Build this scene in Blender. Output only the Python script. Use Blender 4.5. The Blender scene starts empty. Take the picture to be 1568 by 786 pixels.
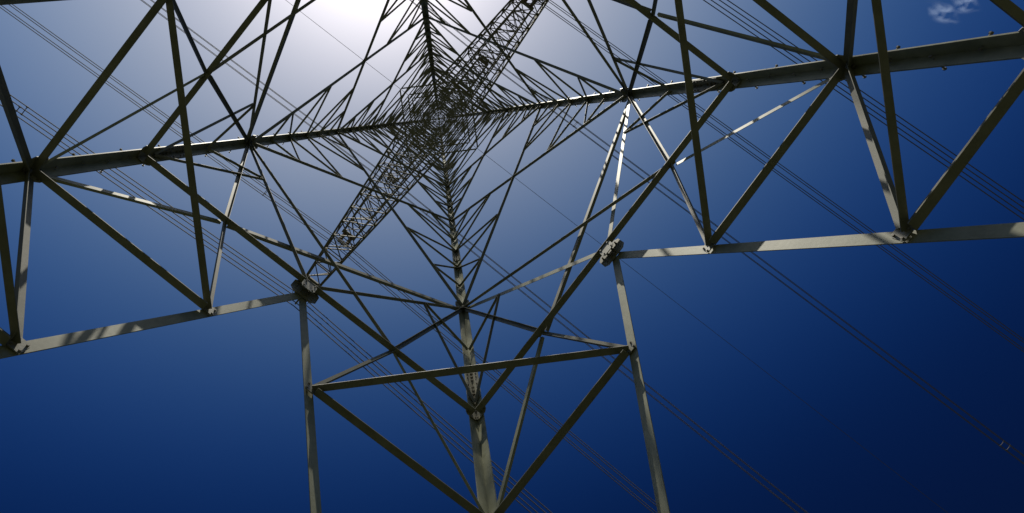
import bpy, math, random, bmesh
from mathutils import Vector, Matrix
random.seed(7)
scene = bpy.context.scene
scene.view_settings.view_transform='Standard'
scene.view_settings.look='None'
scene.view_settings.exposure=0
CAMZ=1.6
W,H=1568.0,786.0
FPX=801.0
PX,PY=672.0,182.0
SD=Vector((-90,-330,FPX)).normalized()
# ---------------------------------------------------------------- materials
def new_mat(name):
    m=bpy.data.materials.new(name); m.use_nodes=True
    nt=m.node_tree; b=nt.nodes['Principled BSDF']
    return m,nt,b
def noise_mat(name,c1,c2,scale,rough=0.6,metal=0.0,bump=0.0,detail=6,streak=None):
    m,nt,b=new_mat(name)
    tc=nt.nodes.new('ShaderNodeTexCoord')
    mp=nt.nodes.new('ShaderNodeMapping'); 
    if streak: mp.inputs['Scale'].default_value=streak
    nt.links.new(tc.outputs['Object'],mp.inputs['Vector'])
    n=nt.nodes.new('ShaderNodeTexNoise'); n.inputs['Scale'].default_value=scale; n.inputs['Detail'].default_value=detail
    n.inputs['Roughness'].default_value=0.7
    nt.links.new(mp.outputs['Vector'],n.inputs['Vector'])
    r=nt.nodes.new('ShaderNodeValToRGB')
    r.color_ramp.elements[0].position=0.3; r.color_ramp.elements[0].color=(*c1,1)
    r.color_ramp.elements[1].position=0.7; r.color_ramp.elements[1].color=(*c2,1)
    nt.links.new(n.outputs['Fac'],r.inputs['Fac'])
    nt.links.new(r.outputs['Color'],b.inputs['Base Color'])
    b.inputs['Roughness'].default_value=rough; b.inputs['Metallic'].default_value=metal
    if bump>0:
        n2=nt.nodes.new('ShaderNodeTexNoise'); n2.inputs['Scale'].default_value=scale*6; n2.inputs['Detail'].default_value=4
        nt.links.new(mp.outputs['Vector'],n2.inputs['Vector'])
        bp=nt.nodes.new('ShaderNodeBump'); bp.inputs['Strength'].default_value=bump; bp.inputs['Distance'].default_value=0.004
        nt.links.new(n2.outputs['Fac'],bp.inputs['Height']); nt.links.new(bp.outputs['Normal'],b.inputs['Normal'])
    return m
steel=noise_mat('weathered_galvanised_steel',(0.13,0.135,0.08),(0.25,0.255,0.17),4,0.5,0.0,0.1)
steel2=noise_mat('weathered_bracing_steel',(0.09,0.09,0.06),(0.15,0.15,0.11),4,0.6,0.0,0.08)
steel_arm=noise_mat('crossarm_steel',(0.07,0.065,0.045),(0.12,0.11,0.08),4,0.65,0.0)
steel_plate=noise_mat('gusset_steel',(0.11,0.105,0.07),(0.19,0.185,0.13),9,0.5,0.0,0.1)
bolt_mat=noise_mat('bolt_steel',(0.09,0.08,0.06),(0.17,0.16,0.12),20,0.5,0.2)
wire_mat=noise_mat('aluminium_conductor',(0.07,0.07,0.075),(0.11,0.11,0.115),2,0.8,0.0)
porcelain=noise_mat('glazed_insulator',(0.06,0.035,0.025),(0.11,0.07,0.05),4,0.25,0.0)
concrete=noise_mat('concrete',(0.25,0.24,0.22),(0.38,0.37,0.34),5,0.9,0,0.3)
grass=noise_mat('grass_ground',(0.022,0.032,0.012),(0.05,0.052,0.026),0.35,0.95,0,0.5,10)

# ---------------------------------------------------------------- mesh builder
class MB:
    def __init__(s): s.v=[]; s.f=[]
    def add(s,vs,fs):
        o=len(s.v); s.v+= [tuple(v) for v in vs]; s.f+=[tuple(i+o for i in f) for f in fs]
    def obj(s,name,mat,parent=None,smooth=False,fix=True):
        me=bpy.data.meshes.new(name); me.from_pydata(s.v,[],s.f); me.validate(); me.update()
        if fix:
            bm=bmesh.new(); bm.from_mesh(me); bmesh.ops.recalc_face_normals(bm,faces=bm.faces[:]); bm.to_mesh(me); bm.free()
        me.materials.append(mat)
        if smooth:
            for p in me.polygons: p.use_smooth=True
        o=bpy.data.objects.new(name,me); scene.collection.objects.link(o)
        if parent: o.parent=parent
        return o
def prof(mb,p0,p1,e1,e2,pts):
    n=len(pts); vs=[]
    for p in (p0,p1):
        for a,b in pts: vs.append(p+e1*a+e2*b)
    fs=[(i,(i+1)%n,n+(i+1)%n,n+i) for i in range(n)]
    fs.append(tuple(range(n-1,-1,-1))); fs.append(tuple(range(n,2*n)))
    mb.add(vs,fs)
def angle(mb,p0,p1,w,n,t=None,trim=0.06,flip=False,outw=False,w2=None,low=True):
    """rolled steel angle: one flange in the face plane, the other pointing inwards (-n) or outwards"""
    d=(p1-p0); L=d.length
    if L<0.02: return
    d/=L
    if L>4*trim: p0=p0+d*trim; p1=p1-d*trim
    if t is None: t=max(0.006,w*0.09)
    if w2 is None: w2=w*0.8
    n=(n-d*n.dot(d))
    if n.length<1e-4: n=d.orthogonal()
    n.normalize(); e1=d.cross(n).normalized()
    if flip: e1=-e1
    if low and not outw:
        if abs(e1.z)>0.4:
            if e1.z<0: e1=-e1
        elif e1.dot(SD)>0: e1=-e1
    e2=n if outw else -n
    off=random.uniform(0.004,0.03)
    o=e2*off-e1*(w/2)
    prof(mb,p0+o,p1+o,e1,e2,[(0,0),(w,0),(w,t),(t,t),(t,w2),(0,w2)])
def box(mb,c,ax,ay,az,sx,sy,sz):
    vs=[c+ax*(x*sx/2)+ay*(y*sy/2)+az*(z*sz/2) for x in(-1,1) for y in(-1,1) for z in(-1,1)]
    mb.add(vs,[(0,1,3,2),(4,6,7,5),(0,4,5,1),(2,3,7,6),(0,2,6,4),(1,5,7,3)])
def cyl(mb,p0,p1,r,n=6,r1=None):
    d=(p1-p0).normalized(); a=d.orthogonal().normalized(); b=d.cross(a)
    r1=r if r1 is None else r1
    vs=[]
    for p,rr in((p0,r),(p1,r1)):
        for i in range(n):
            t=2*math.pi*i/n; vs.append(p+a*(rr*math.cos(t))+b*(rr*math.sin(t)))
    fs=[(i,(i+1)%n,n+(i+1)%n,n+i) for i in range(n)]+[tuple(range(n-1,-1,-1)),tuple(range(n,2*n))]
    mb.add(vs,fs)
def polyplate(mb,c,e1,e2,n,pts,t):
    k=len(pts); vs=[]
    for s in(-0.5,0.5):
        for a,b in pts: vs.append(c+e1*a+e2*b+n*(t*s))
    fs=[(i,(i+1)%k,k+(i+1)%k,k+i) for i in range(k)]+[tuple(range(k-1,-1,-1)),tuple(range(k,2*k))]
    mb.add(vs,fs)

# ---------------------------------------------------------------- tower geometry
ct=[Vector((-0.992,0.126,0)).normalized(),Vector((0.126,0.992,0)).normalized(),
    Vector((0.992,-0.126,0)).normalized(),Vector((-0.126,-0.992,0)).normalized()]
HW=25.2
RT=1.0
def R(h):
    if h<=HW: return 5.68-0.135*h
    if h<=47: return 2.278+(RT-2.278)*(h-HW)/(47-HW)
    return RT+(0.12-RT)*(h-47)/7
def LP(h,i):
    v=ct[i%4]*R(h); return Vector((v.x,v.y,h+CAMZ))
def FP(h,s,i):
    return LP(h,i)*((1-s)/2)+LP(h,i+1)*((1+s)/2)
FOOT=-1.25
tower=bpy.data.objects.new('transmission_tower',None); scene.collection.objects.link(tower)
legs=MB(); beams=MB(); brace=MB(); red=MB(); plates=MB(); bolts=MB(); steps=MB()
def fnorm(i):
    a=LP(8,i);b=LP(8,i+1);c=LP(14,i)
    n=(b-a).cross(c-a).normalized()
    m=(ct[i%4]+ct[(i+1)%4])
    return n if n.dot(m)>0 else -n
segs=[(FOOT,4.9,0.165),(4.9,9.1,0.165),(9.1,14.2,0.15),(14.2,21.5,0.145),(21.5,25.2,0.14),(25.2,38,0.13),(38,47,0.12),(47,54,0.08)]
def legaxes(i,p0,p1):
    u1=(ct[(i+1)%4]-ct[i]).normalized(); u2=(ct[(i-1)%4]-ct[i]).normalized()
    d=(p1-p0).normalized()
    return d,(u1-d*u1.dot(d)).normalized(),(u2-d*u2.dot(d)).normalized()
for i in range(4):
    for a,b,w in segs:
        p0,p1=LP(a,i),LP(b,i); d,e1,e2=legaxes(i,p0,p1)
        t=0.018 if w>0.14 else 0.013
        o=-(e1+e2)*0.022
        prof(legs,p0+o,p1+o,e1,e2,[(0,0),(w,0),(w,t),(t,t),(t,w),(0,w)])
    for a,w,ln in((8.75,0.145,0.85),(14.2,0.135,0.8),(21.5,0.12,0.7)):
        c=LP(a,i); d,e1,e2=legaxes(i,c,LP(a+1,i))
        for ea,eb in((e1,e2),(e2,e1)):
            cc=c-(e1+e2)*0.022+ea*(w/2+0.024)+eb*0.027
            box(plates,cc,ea,d,eb,w-0.02,ln,0.012)
            for k in range(-4,5):
                if k==0: continue
                for sx in(-0.28,0.28):
                    q=cc+d*(k*ln*0.105)+ea*(w*sx)+eb*0.006
                    cyl(bolts,q,q+eb*0.018,0.014)
                    q2=cc+d*(k*ln*0.105)+ea*(w*sx)-eb*0.028
                    cyl(bolts,q2,q2-eb*0.014,0.014)
    h=1.0; k=0
    while h<46:
        c=LP(h,i); _,u1,u2=legaxes(i,c,LP(h+1,i))
        dirv=u1 if k%2 else u2; oth=u2 if k%2 else u1
        if i in(0,2):
            q=c-(u1+u2)*0.02+oth*0.02+dirv*0.06
            out=-oth
            cyl(steps,q,q+out*0.15,0.010); cyl(steps,q+out*0.15,q+out*0.168,0.018)
            cyl(steps,q-out*0.045,q-out*0.03,0.018)
        h+=0.42; k+=1
def gusset(c,e1,e2,n,sx,sy,nb=3):
    pts=[(-sx/2,-sy*0.3),(-sx*0.36,-sy/2),(sx*0.36,-sy/2),(sx/2,-sy*0.3),(sx/2,sy*0.3),(sx*0.36,sy/2),(-sx*0.36,sy/2),(-sx/2,sy*0.3)]
    polyplate(plates,c,e1,e2,n,pts,0.012)
    for a in range(nb):
        for b in range(nb):
            x=(a/(nb-1)-0.5)*sx*0.66; y=(b/(nb-1)-0.5)*sy*0.6
            q=c+e1*x+e2*y
            cyl(bolts,q-n*0.020,q+n*0.018,0.013)
def onb(i,h,side):
    M=FP(7.8,0,i)+fnorm(i)*0.04; F=LP(FOOT,i if side<0 else i+1)
    t=(7.8-h)/(7.8-FOOT); return M.lerp(F,t)
KH,JH,LH=6.15,4.3,2.4
for i in range(4):
    n=fnorm(i)
    ex=(LP(8,i+1)-LP(8,i)).normalized(); ey=n.cross(ex).normalized()
    angle(brace,FP(8,-1,i),FP(8,1,i),0.10,n,trim=0.1,w2=0.10)
    M=FP(8,0,i)
    gusset(FP(7.86,0,i)+n*0.018,ex,ey,n,0.46,0.32,4)
    gusset(FP(7.84,0,i)-n*0.10,ex,ey,n,0.24,0.22,2)
    for s in(-1,1):
        c=i if s<0 else i+1
        A2=LP(11.3,c); 
        angle(beams if i==1 else brace,M,A2,0.082,n,flip=s>0,outw=(i==1))  # sunlit look put into colour: only this face's struts get the paler steel
        angle(brace,A2,FP(8,-0.5*s,i),0.072,n,flip=s>0,outw=(s>0))
        angle(red,A2,FP(8,0.5*s,i),0.068,n,flip=s<0)
        T=A2.lerp(M,0.333)
        angle(red,T,LP(9.66,c),0.062,n); angle(red,T,LP(8.2,c),0.065,n)
        F=LP(FOOT,c)
        angle(beams,onb(i,7.8,s),F,0.12,n,trim=0.06,flip=s>0,t=0.012,outw=True,w2=0.10)
        K,J,L=onb(i,KH,s),onb(i,JH,s),onb(i,LH,s)
        A0,Am,Al=LP(KH,c),LP(JH,c),LP(LH,c)
        Q=FP(8,0.5*s,i)
        angle(red,Q,K,0.062,n); angle(beams,A0,Q,0.06,n,outw=(s<0 or i==1),w2=0.04)
        angle(brace,A0,K,0.10,n,w2=0.10); angle(brace,A0,J,0.09,n,w2=0.09)
        angle(brace,Am,J,0.105,n,w2=0.1); angle(red,Am,L,0.085,n); angle(red,Al,L,0.08,n)
        for P,q in((K,0.14),(J,0.14)):
            gusset(P-n*0.02+Vector((0,0,0.03)),ex,ey,n,q,0.13,2)
        for P in(A0,LP(8,c),A2,Am):
            inw=(ex if s<0 else -ex)
            gusset(P+inw*0.11-n*0.012,ex,ey,n,0.22,0.24,2)
        gusset(Q-n*0.02,ex,ey,n,0.14,0.13,2)
for c in range(4):
    for h,w in((KH,0.085),(JH,0.075),(LH,0.07)):
        a=onb((c-1)%4,h,1); b=onb(c,h,-1)
        z=Vector((0,0,1)); e=(b-a).normalized().cross(z)
        angle(brace,a,b,w,z,trim=0.03,outw=True,flip=e.dot(ct[c])>0,w2=w*0.7)
# upper X-braced panels
levels=[11.3,17.0,21.2,23.6,25.2]
for k in range(len(levels)-1):
    h0,h1=levels[k],levels[k+1]
    wd=[0.088,0.088,0.085,0.08][k]; rw=[0.062,0.066,0.062,0.06][k]
    for i in range(4):
        n=fnorm(i)
        a0,a1,b0,b1=LP(h0,i),LP(h1,i),LP(h0,i+1),LP(h1,i+1)
        angle(brace,a0,b1,wd,n); angle(brace,b0,a1,wd,n,flip=True)
        w0=(b0-a0).length; w1=(b1-a1).length; tc=w0/(w0+w1)
        nz=[3,3,2,2][k]
        for (p0,p1,q0,q1) in((a0,b1,a0,a1),(b0,a1,b0,b1)):
            for j in range(1,nz):
                t=tc*j/nz
                P=p0.lerp(p1,t)
                angle(red,P,q0.lerp(q1,t),rw,n,trim=0.02)
                angle(red,P,q0.lerp(q1,tc*(j+1)/nz),rw,n,trim=0.02)
        for (p0,p1,q0,q1) in((b1,a0,b1,b0),(a1,b0,a1,a0)):
            for j in range(1,nz):
                t=(1-tc)*j/nz
                P=p0.lerp(p1,t)
                angle(red,P,q0.lerp(q1,t),rw,n,trim=0.02)
                angle(red,P,q0.lerp(q1,(1-tc)*(j+1)/nz),rw,n,trim=0.02)
        X=a0.lerp(b1,tc)
        ex=(ct[(i+1)%4]-ct[i]).normalized()
        gusset(X-n*0.02,ex,n.cross(ex).normalized(),n,0.16,0.16,2)
        if k>=2:
            angle(red,a0,b0,0.055,n)
    if k>=2:
        Z=Vector((0,0,1))
        for i in range(4):
            angle(red,FP(h0,0,i),FP(h0,0,i+1),0.055,Z,outw=True)
bl=[25.2,27,28.6,30,31.4,32.6,34.2,36,38,39.2,40.4,42,43.4,45,46.4,47.8,49.3,50.8,52.2]
for k in range(len(bl)-1):
    h0,h1=bl[k],bl[k+1]
    for i in range(4):
        n=(ct[i]+ct[(i+1)%4]).normalized()
        a0,a1,b0,b1=LP(h0,i),LP(h1,i),LP(h0,i+1),LP(h1,i+1)
        angle(brace,a0,b1,0.07,n); angle(brace,b0,a1,0.07,n)
        if k%2==0: angle(brace,a0,b0,0.06,n,w2=0.05)
    if k in(0,3,5,8,10,14):
        Z=Vector((0,0,1))
        if k in(3,8):
            angle(red,LP(h0,0),LP(h0,2),0.06,Z,outw=True); angle(red,LP(h0,1),LP(h0,3),0.06,Z,outw=True)
        for i in range(4): angle(red,FP(h0,0,i),FP(h0,0,i+1),0.055,Z,outw=True)
for i in range(4):
    angle(legs,LP(53.9,i),Vector((0,0,54.3+CAMZ)),0.06,ct[i])
box(plates,Vector((0,0,54.2+CAMZ)),Vector((1,0,0)),Vector((0,1,0)),Vector((0,0,1)),0.3,0.3,0.1)

# ---------------------------------------------------------------- cross-arms
adir=(ct[0]+ct[1]).normalized(); wdir=(ct[1]-ct[0]).normalized(); Z=Vector((0,0,1))
arms=MB(); ins=MB(); hw=MB()
tiers=[(30.0,11.9,13.1,2.6),(38.0,10.7,10.5,2.4),(46.4,6.6,6.4,1.6)]
attach=[]
for (h,L1,L2,dh) in tiers:
    for side,L in((1,L1),(-1,L2)):
        ad=adir*side
        hu=h+dh
        def body(hh,s):
            r=R(hh)/math.sqrt(2); return ad*r+wdir*(s*r)+Z*(hh+CAMZ)
        tw=0.5
        tips={s:ad*L+wdir*(s*tw)+Z*(h+0.25+CAMZ) for s in(-1,1)}
        N=int(L/1.05)
        for s in(-1,1):
            lo0=body(h,s); up0=body(hu,s); tp=tips[s]
            sn=wdir*s
            angle(arms,lo0,tp,0.11,-Z,trim=0); angle(arms,up0,tp,0.10,sn,trim=0)
            for j in range(N):
                t0,t1=j/N,(j+1)/N
                l0,l1=lo0.lerp(tp,t0),lo0.lerp(tp,t1); u0,u1=up0.lerp(tp,t0),up0.lerp(tp,t1)
                if j>0: angle(arms,l0,u0,0.06,sn,trim=0)
                if j<N-1: 
                    angle(arms,(l0 if j%2 else u0),(u1 if j%2 else l1),0.06,sn,trim=0)
        for (b0,b1,tpz) in((body(h,-1),body(h,1),-Z),(body(hu,-1),body(hu,1),Z)):
            for j in range(N):
                t0,t1=j/N,(j+1)/N
                a0,a1=b0.lerp(tips[-1],t0),b0.lerp(tips[-1],t1); c0,c1=b1.lerp(tips[1],t0),b1.lerp(tips[1],t1)
                angle(arms,a1,c1,0.06,tpz,trim=0,outw=tpz.z>0)
                if tpz.z<0:
                    angle(arms,a0,c1,0.06,tpz,trim=0); angle(arms,c0,a1,0.06,tpz,trim=0)
                else:
                    angle(arms,(a0 if j%2 else c0),(c1 if j%2 else a1),0.055,tpz,trim=0,outw=True)
        box(arms,ad*(L+0.02)+Z*(h+0.22+CAMZ),wdir,ad,Z,1.15,0.26,0.16)
        top=ad*L+Z*(h+0.12+CAMZ); bot=ad*L+Z*(h-2.6+CAMZ)
        for s in(-1,1):
            t0=top+wdir*(0.28*s); b0=bot+wdir*(0.28*s)
            cyl(hw,t0,b0,0.02,6)
            for q in range(15):
                c=t0.lerp(b0,0.12+0.8*q/14)
                cyl(ins,c,c-Z*0.05,0.06,10,0.14); cyl(ins,c-Z*0.05,c-Z*0.065,0.14,10,0.12)
        box(hw,bot,wdir,ad,Z,0.8,0.08,0.16)
        box(hw,bot-Z*0.15,ad,wdir,Z,0.6,0.09,0.12)
        for s in (-1,1):
            for q in range(10):
                a=2*math.pi*q/10; b=2*math.pi*(q+1)/10
                rc=bot+wdir*(0.28*s)+Z*0.25
                cyl(hw,rc+ad*(0.24*math.cos(a))+wdir*(0.24*math.sin(a)),rc+ad*(0.24*math.cos(b))+wdir*(0.24*math.sin(b)),0.018,5)
        attach.append((ad*L,h-2.75+CAMZ))
legs.obj('legs',steel,tower); beams.obj('leg_extension_beams',steel,tower); brace.obj('main_bracing',steel2,tower); red.obj('secondary_bracing',steel2,tower)
plates.obj('gusset_plates',steel_plate,tower); bolts.obj('bolts',bolt_mat,tower); steps.obj('climbing_step_bolts',bolt_mat,tower)
arms.obj('crossarms',steel_arm,tower); ins.obj('insulator_discs',porcelain,tower); hw.obj('insulator_hardware',bolt_mat,tower)
foot=MB()
for i in range(4):
    p=LP(FOOT,i); 
    def ring(z,r): return [Vector((p.x+r*x,p.y+r*y,z)) for x,y in((-1,-1),(1,-1),(1,1),(-1,1))]
    vs=ring(-0.3,0.55)+ring(0.25,0.5)+ring(0.38,0.42)
    foot.add(vs,[(0,1,5,4),(1,2,6,5),(2,3,7,6),(3,0,4,7),(4,5,9,8),(5,6,10,9),(6,7,11,10),(7,4,8,11),(8,9,10,11)])
foot.obj('concrete_footings',concrete,tower)

# ---------------------------------------------------------------- power lines
def wire(mb,base,z,r,a_off,z_off,slope=0.135,span=340,sagc=None):
    pts=[]
    N=60
    xs=[]
    for j in range(-N,N+1):
        u=j/N; xs.append(math.copysign(abs(u)**1.7*span,u))
    for x in xs:
        ax=abs(x); drop=slope*(ax-ax*ax/span)
        pts.append(base+adir*a_off+wdir*x+Z*(z+z_off-drop))
    n=5; vs=[]
    for p in pts:
        for q in range(n):
            t=2*math.pi*q/n; vs.append(p+adir*(r*math.cos(t))+Z*(r*math.sin(t)))
    fs=[]
    for k in range(len(pts)-1):
        for q in range(n):
            fs.append((k*n+q,k*n+(q+1)%n,(k+1)*n+(q+1)%n,(k+1)*n+q))
    mb.add(vs,fs)
def drop_at(x,slope=0.135,span=340):
    ax=abs(x); return slope*(ax-ax*ax/span)
for idx,(b,z) in enumerate(attach):
    mb=MB(); 
    offs=[(-0.225,-0.02),(0.225,-0.02),(-0.225,-0.47),(0.225,-0.47)]
    for ao,zo in offs: wire(mb,b,z,0.025,ao,zo)
    for x in list(range(-320,0,38))+list(range(22,330,38)):
        x=x+idx*5
        c=b+wdir*x+Z*(z-0.245-drop_at(x))
        for sy in(1,-1):
            box(mb,c+Z*(0.225*sy),adir,wdir,Z,0.42,0.03,0.03)
        for ao,zo in offs:
            box(mb,c+adir*ao+Z*(0.225 if zo>-0.1 else -0.225),adir,wdir,Z,0.06,0.12,0.06)
    mb.obj('power_line',wire_mat)
mb=MB(); wire(mb,Vector((0,0,0)),54.2+CAMZ,0.022,0,0,slope=0.11); mb.obj('earth_wire',wire_mat)

# ---------------------------------------------------------------- ground
g=MB(); N=60
def gz(x,y):
    r=math.hypot(x,y)
    return 0.0 if r<12 else min(1,(r-12)/60)*(0.8*math.sin(x*0.021)+0.7*math.cos(y*0.017+1)+3*math.sin(x*0.0021+y*0.0013)*min(1,r/800))-0.0
co=[math.copysign(abs(j/N)**2.6*4000,j) for j in range(-N,N+1)]
vs=[Vector((x,y,gz(x,y))) for y in co for x in co]; n=len(co)
g.add(vs,[(j*n+i,j*n+i+1,(j+1)*n+i+1,(j+1)*n+i) for j in range(n-1) for i in range(n-1)])
g.obj('ground',grass,smooth=True,fix=False)

# ---------------------------------------------------------------- cloud wisps (high, thin)
cm=bpy.data.materials.new('cloud_vapour'); cm.use_nodes=True; nt=cm.node_tree; nt.nodes.clear()
out=nt.nodes.new('ShaderNodeOutputMaterial'); mix=nt.nodes.new('ShaderNodeMixShader'); tr=nt.nodes.new('ShaderNodeBsdfTransparent')
tl=nt.nodes.new('ShaderNodeBsdfTranslucent'); tl.inputs['Color'].default_value=(0.36,0.46,0.64,1)
tc=nt.nodes.new('ShaderNodeTexCoord'); mp=nt.nodes.new('ShaderNodeMapping'); mp.inputs['Scale'].default_value=(1,1.9,1); mp.inputs['Rotation'].default_value=(0,0,-0.3)
no=nt.nodes.new('ShaderNodeTexNoise'); no.inputs['Scale'].default_value=0.022; no.inputs['Detail'].default_value=4; no.inputs['Roughness'].default_value=0.45; no.inputs['Distortion'].default_value=0.5
nt.links.new(tc.outputs['Object'],mp.inputs['Vector']); nt.links.new(mp.outputs['Vector'],no.inputs['Vector'])
at=nt.nodes.new('ShaderNodeAttribute'); at.attribute_name='dens'
mr=nt.nodes.new('ShaderNodeMapRange'); mr.inputs['From Min'].default_value=0.40; mr.inputs['From Max'].default_value=1.2
nt.links.new(no.outputs['Fac'],mr.inputs['Value'])
mul=nt.nodes.new('ShaderNodeMath'); mul.operation='MULTIPLY'; nt.links.new(mr.outputs['Result'],mul.inputs[0]); nt.links.new(at.outputs['Fac'],mul.inputs[1])
nt.links.new(mul.outputs['Value'],mix.inputs['Fac']); nt.links.new(tr.outputs[0],mix.inputs[1]); nt.links.new(tl.outputs[0],mix.inputs[2]); nt.links.new(mix.outputs[0],out.inputs['Surface'])
def cloud(px,py,h,rx,ry,rot,dens=1.0):
    cx,cy=(px-PX)/FPX*h,(py-PY)/FPX*h
    M=24; vs=[];ds=[];fs=[]
    for j in range(M+1):
        for i in range(M+1):
            u,v=i/M*2-1,j/M*2-1
            x,y=u*rx,v*ry
            vs.append((x*math.cos(rot)-y*math.sin(rot),x*math.sin(rot)+y*math.cos(rot),8*math.sin(u*3+v*2)))
            ds.append(max(0,1-(u*u+v*v))**1.2*dens)
    fs=[(j*(M+1)+i,j*(M+1)+i+1,(j+1)*(M+1)+i+1,(j+1)*(M+1)+i) for j in range(M) for i in range(M)]
    me=bpy.data.meshes.new('cloud'); me.from_pydata(vs,[],fs); a=me.attributes.new('dens','FLOAT','POINT'); a.data.foreach_set('value',ds)
    me.materials.append(cm); o=bpy.data.objects.new('cloud',me); o.location=(cx,cy,h); scene.collection.objects.link(o)
cloud(1443,20,1500,65,30,0.5); cloud(1478,5,1520,50,34,0.2)

# ---------------------------------------------------------------- light and sky
sd=SD
el=math.asin(sd.z); rot=math.atan2(sd.x,sd.y)
sun=bpy.data.lights.new('sun','SUN'); sun.energy=5.0; sun.angle=math.radians(0.5); sun.color=(1.0,0.94,0.80)
so=bpy.data.objects.new('sun',sun); so.rotation_euler=sd.to_track_quat('Z','Y').to_euler(); so.location=(0,0,80); scene.collection.objects.link(so)
w=bpy.data.worlds.new('World'); scene.world=w; w.use_nodes=True; nt=w.node_tree
bg=nt.nodes['Background']; sky=nt.nodes.new('ShaderNodeTexSky'); sky.sky_type='NISHITA'; sky.sun_disc=False
sky.sun_elevation=el; sky.sun_rotation=rot; sky.air_density=1.0; sky.dust_density=1.8; sky.ozone_density=3.0; sky.altitude=300
tc=nt.nodes.new('ShaderNodeTexCoord'); nm=nt.nodes.new('ShaderNodeVectorMath'); nm.operation='NORMALIZE'
dt=nt.nodes.new('ShaderNodeVectorMath'); dt.operation='DOT_PRODUCT'; dt.inputs[1].default_value=sd
ac=nt.nodes.new('ShaderNodeMath'); ac.operation='ARCCOSINE'; dv=nt.nodes.new('ShaderNodeMath'); dv.operation='DIVIDE'; dv.inputs[1].default_value=math.pi/2
nt.links.new(tc.outputs['Generated'],nm.inputs[0]); nt.links.new(nm.outputs[0],dt.inputs[0]); nt.links.new(dt.outputs['Value'],ac.inputs[0]); nt.links.new(ac.outputs[0],dv.inputs[0])
rp=nt.nodes.new('ShaderNodeValToRGB'); cr=rp.color_ramp; cr.interpolation='B_SPLINE'
stops=[(10,(1,1,1)),(24,(1.0,0.97,0.86)),(34,(0.70,0.76,0.77)),(44,(0.24,0.42,0.60)),(54,(0.045,0.17,0.41)),(64,(0.012,0.055,0.18)),(76,(0.010,0.028,0.08)),(90,(0.05,0.08,0.13))]
cr.elements[0].position=stops[0][0]/90; cr.elements[0].color=(*stops[0][1],1)
cr.elements[1].position=1.0; cr.elements[1].color=(*stops[-1][1],1)
for d,c in stops[1:-1]:
    e=cr.elements.new(d/90); e.color=(*c,1)
nt.links.new(dv.outputs[0],rp.inputs['Fac'])
mx=nt.nodes.new('ShaderNodeMix'); mx.data_type='RGBA'; mx.blend_type='MULTIPLY'; mx.inputs[0].default_value=1.0
nt.links.new(sky.outputs[0],mx.inputs[6]); nt.links.new(rp.outputs['Color'],mx.inputs[7])
nt.links.new(mx.outputs[2],bg.inputs['Color']); bg.inputs['Strength'].default_value=0.12

# ---------------------------------------------------------------- camera
cam=bpy.data.cameras.new('camera'); co_=bpy.data.objects.new('camera',cam); scene.collection.objects.link(co_)
co_.location=(0,0,CAMZ); co_.rotation_euler=(math.pi,0,0)
cam.sensor_width=36; cam.sensor_fit='HORIZONTAL'; cam.lens=FPX/W*36
cam.shift_x=(W/2-PX)/W; cam.shift_y=-(H/2-PY)/W
cam.clip_start=0.05; cam.clip_end=20000
scene.camera=co_
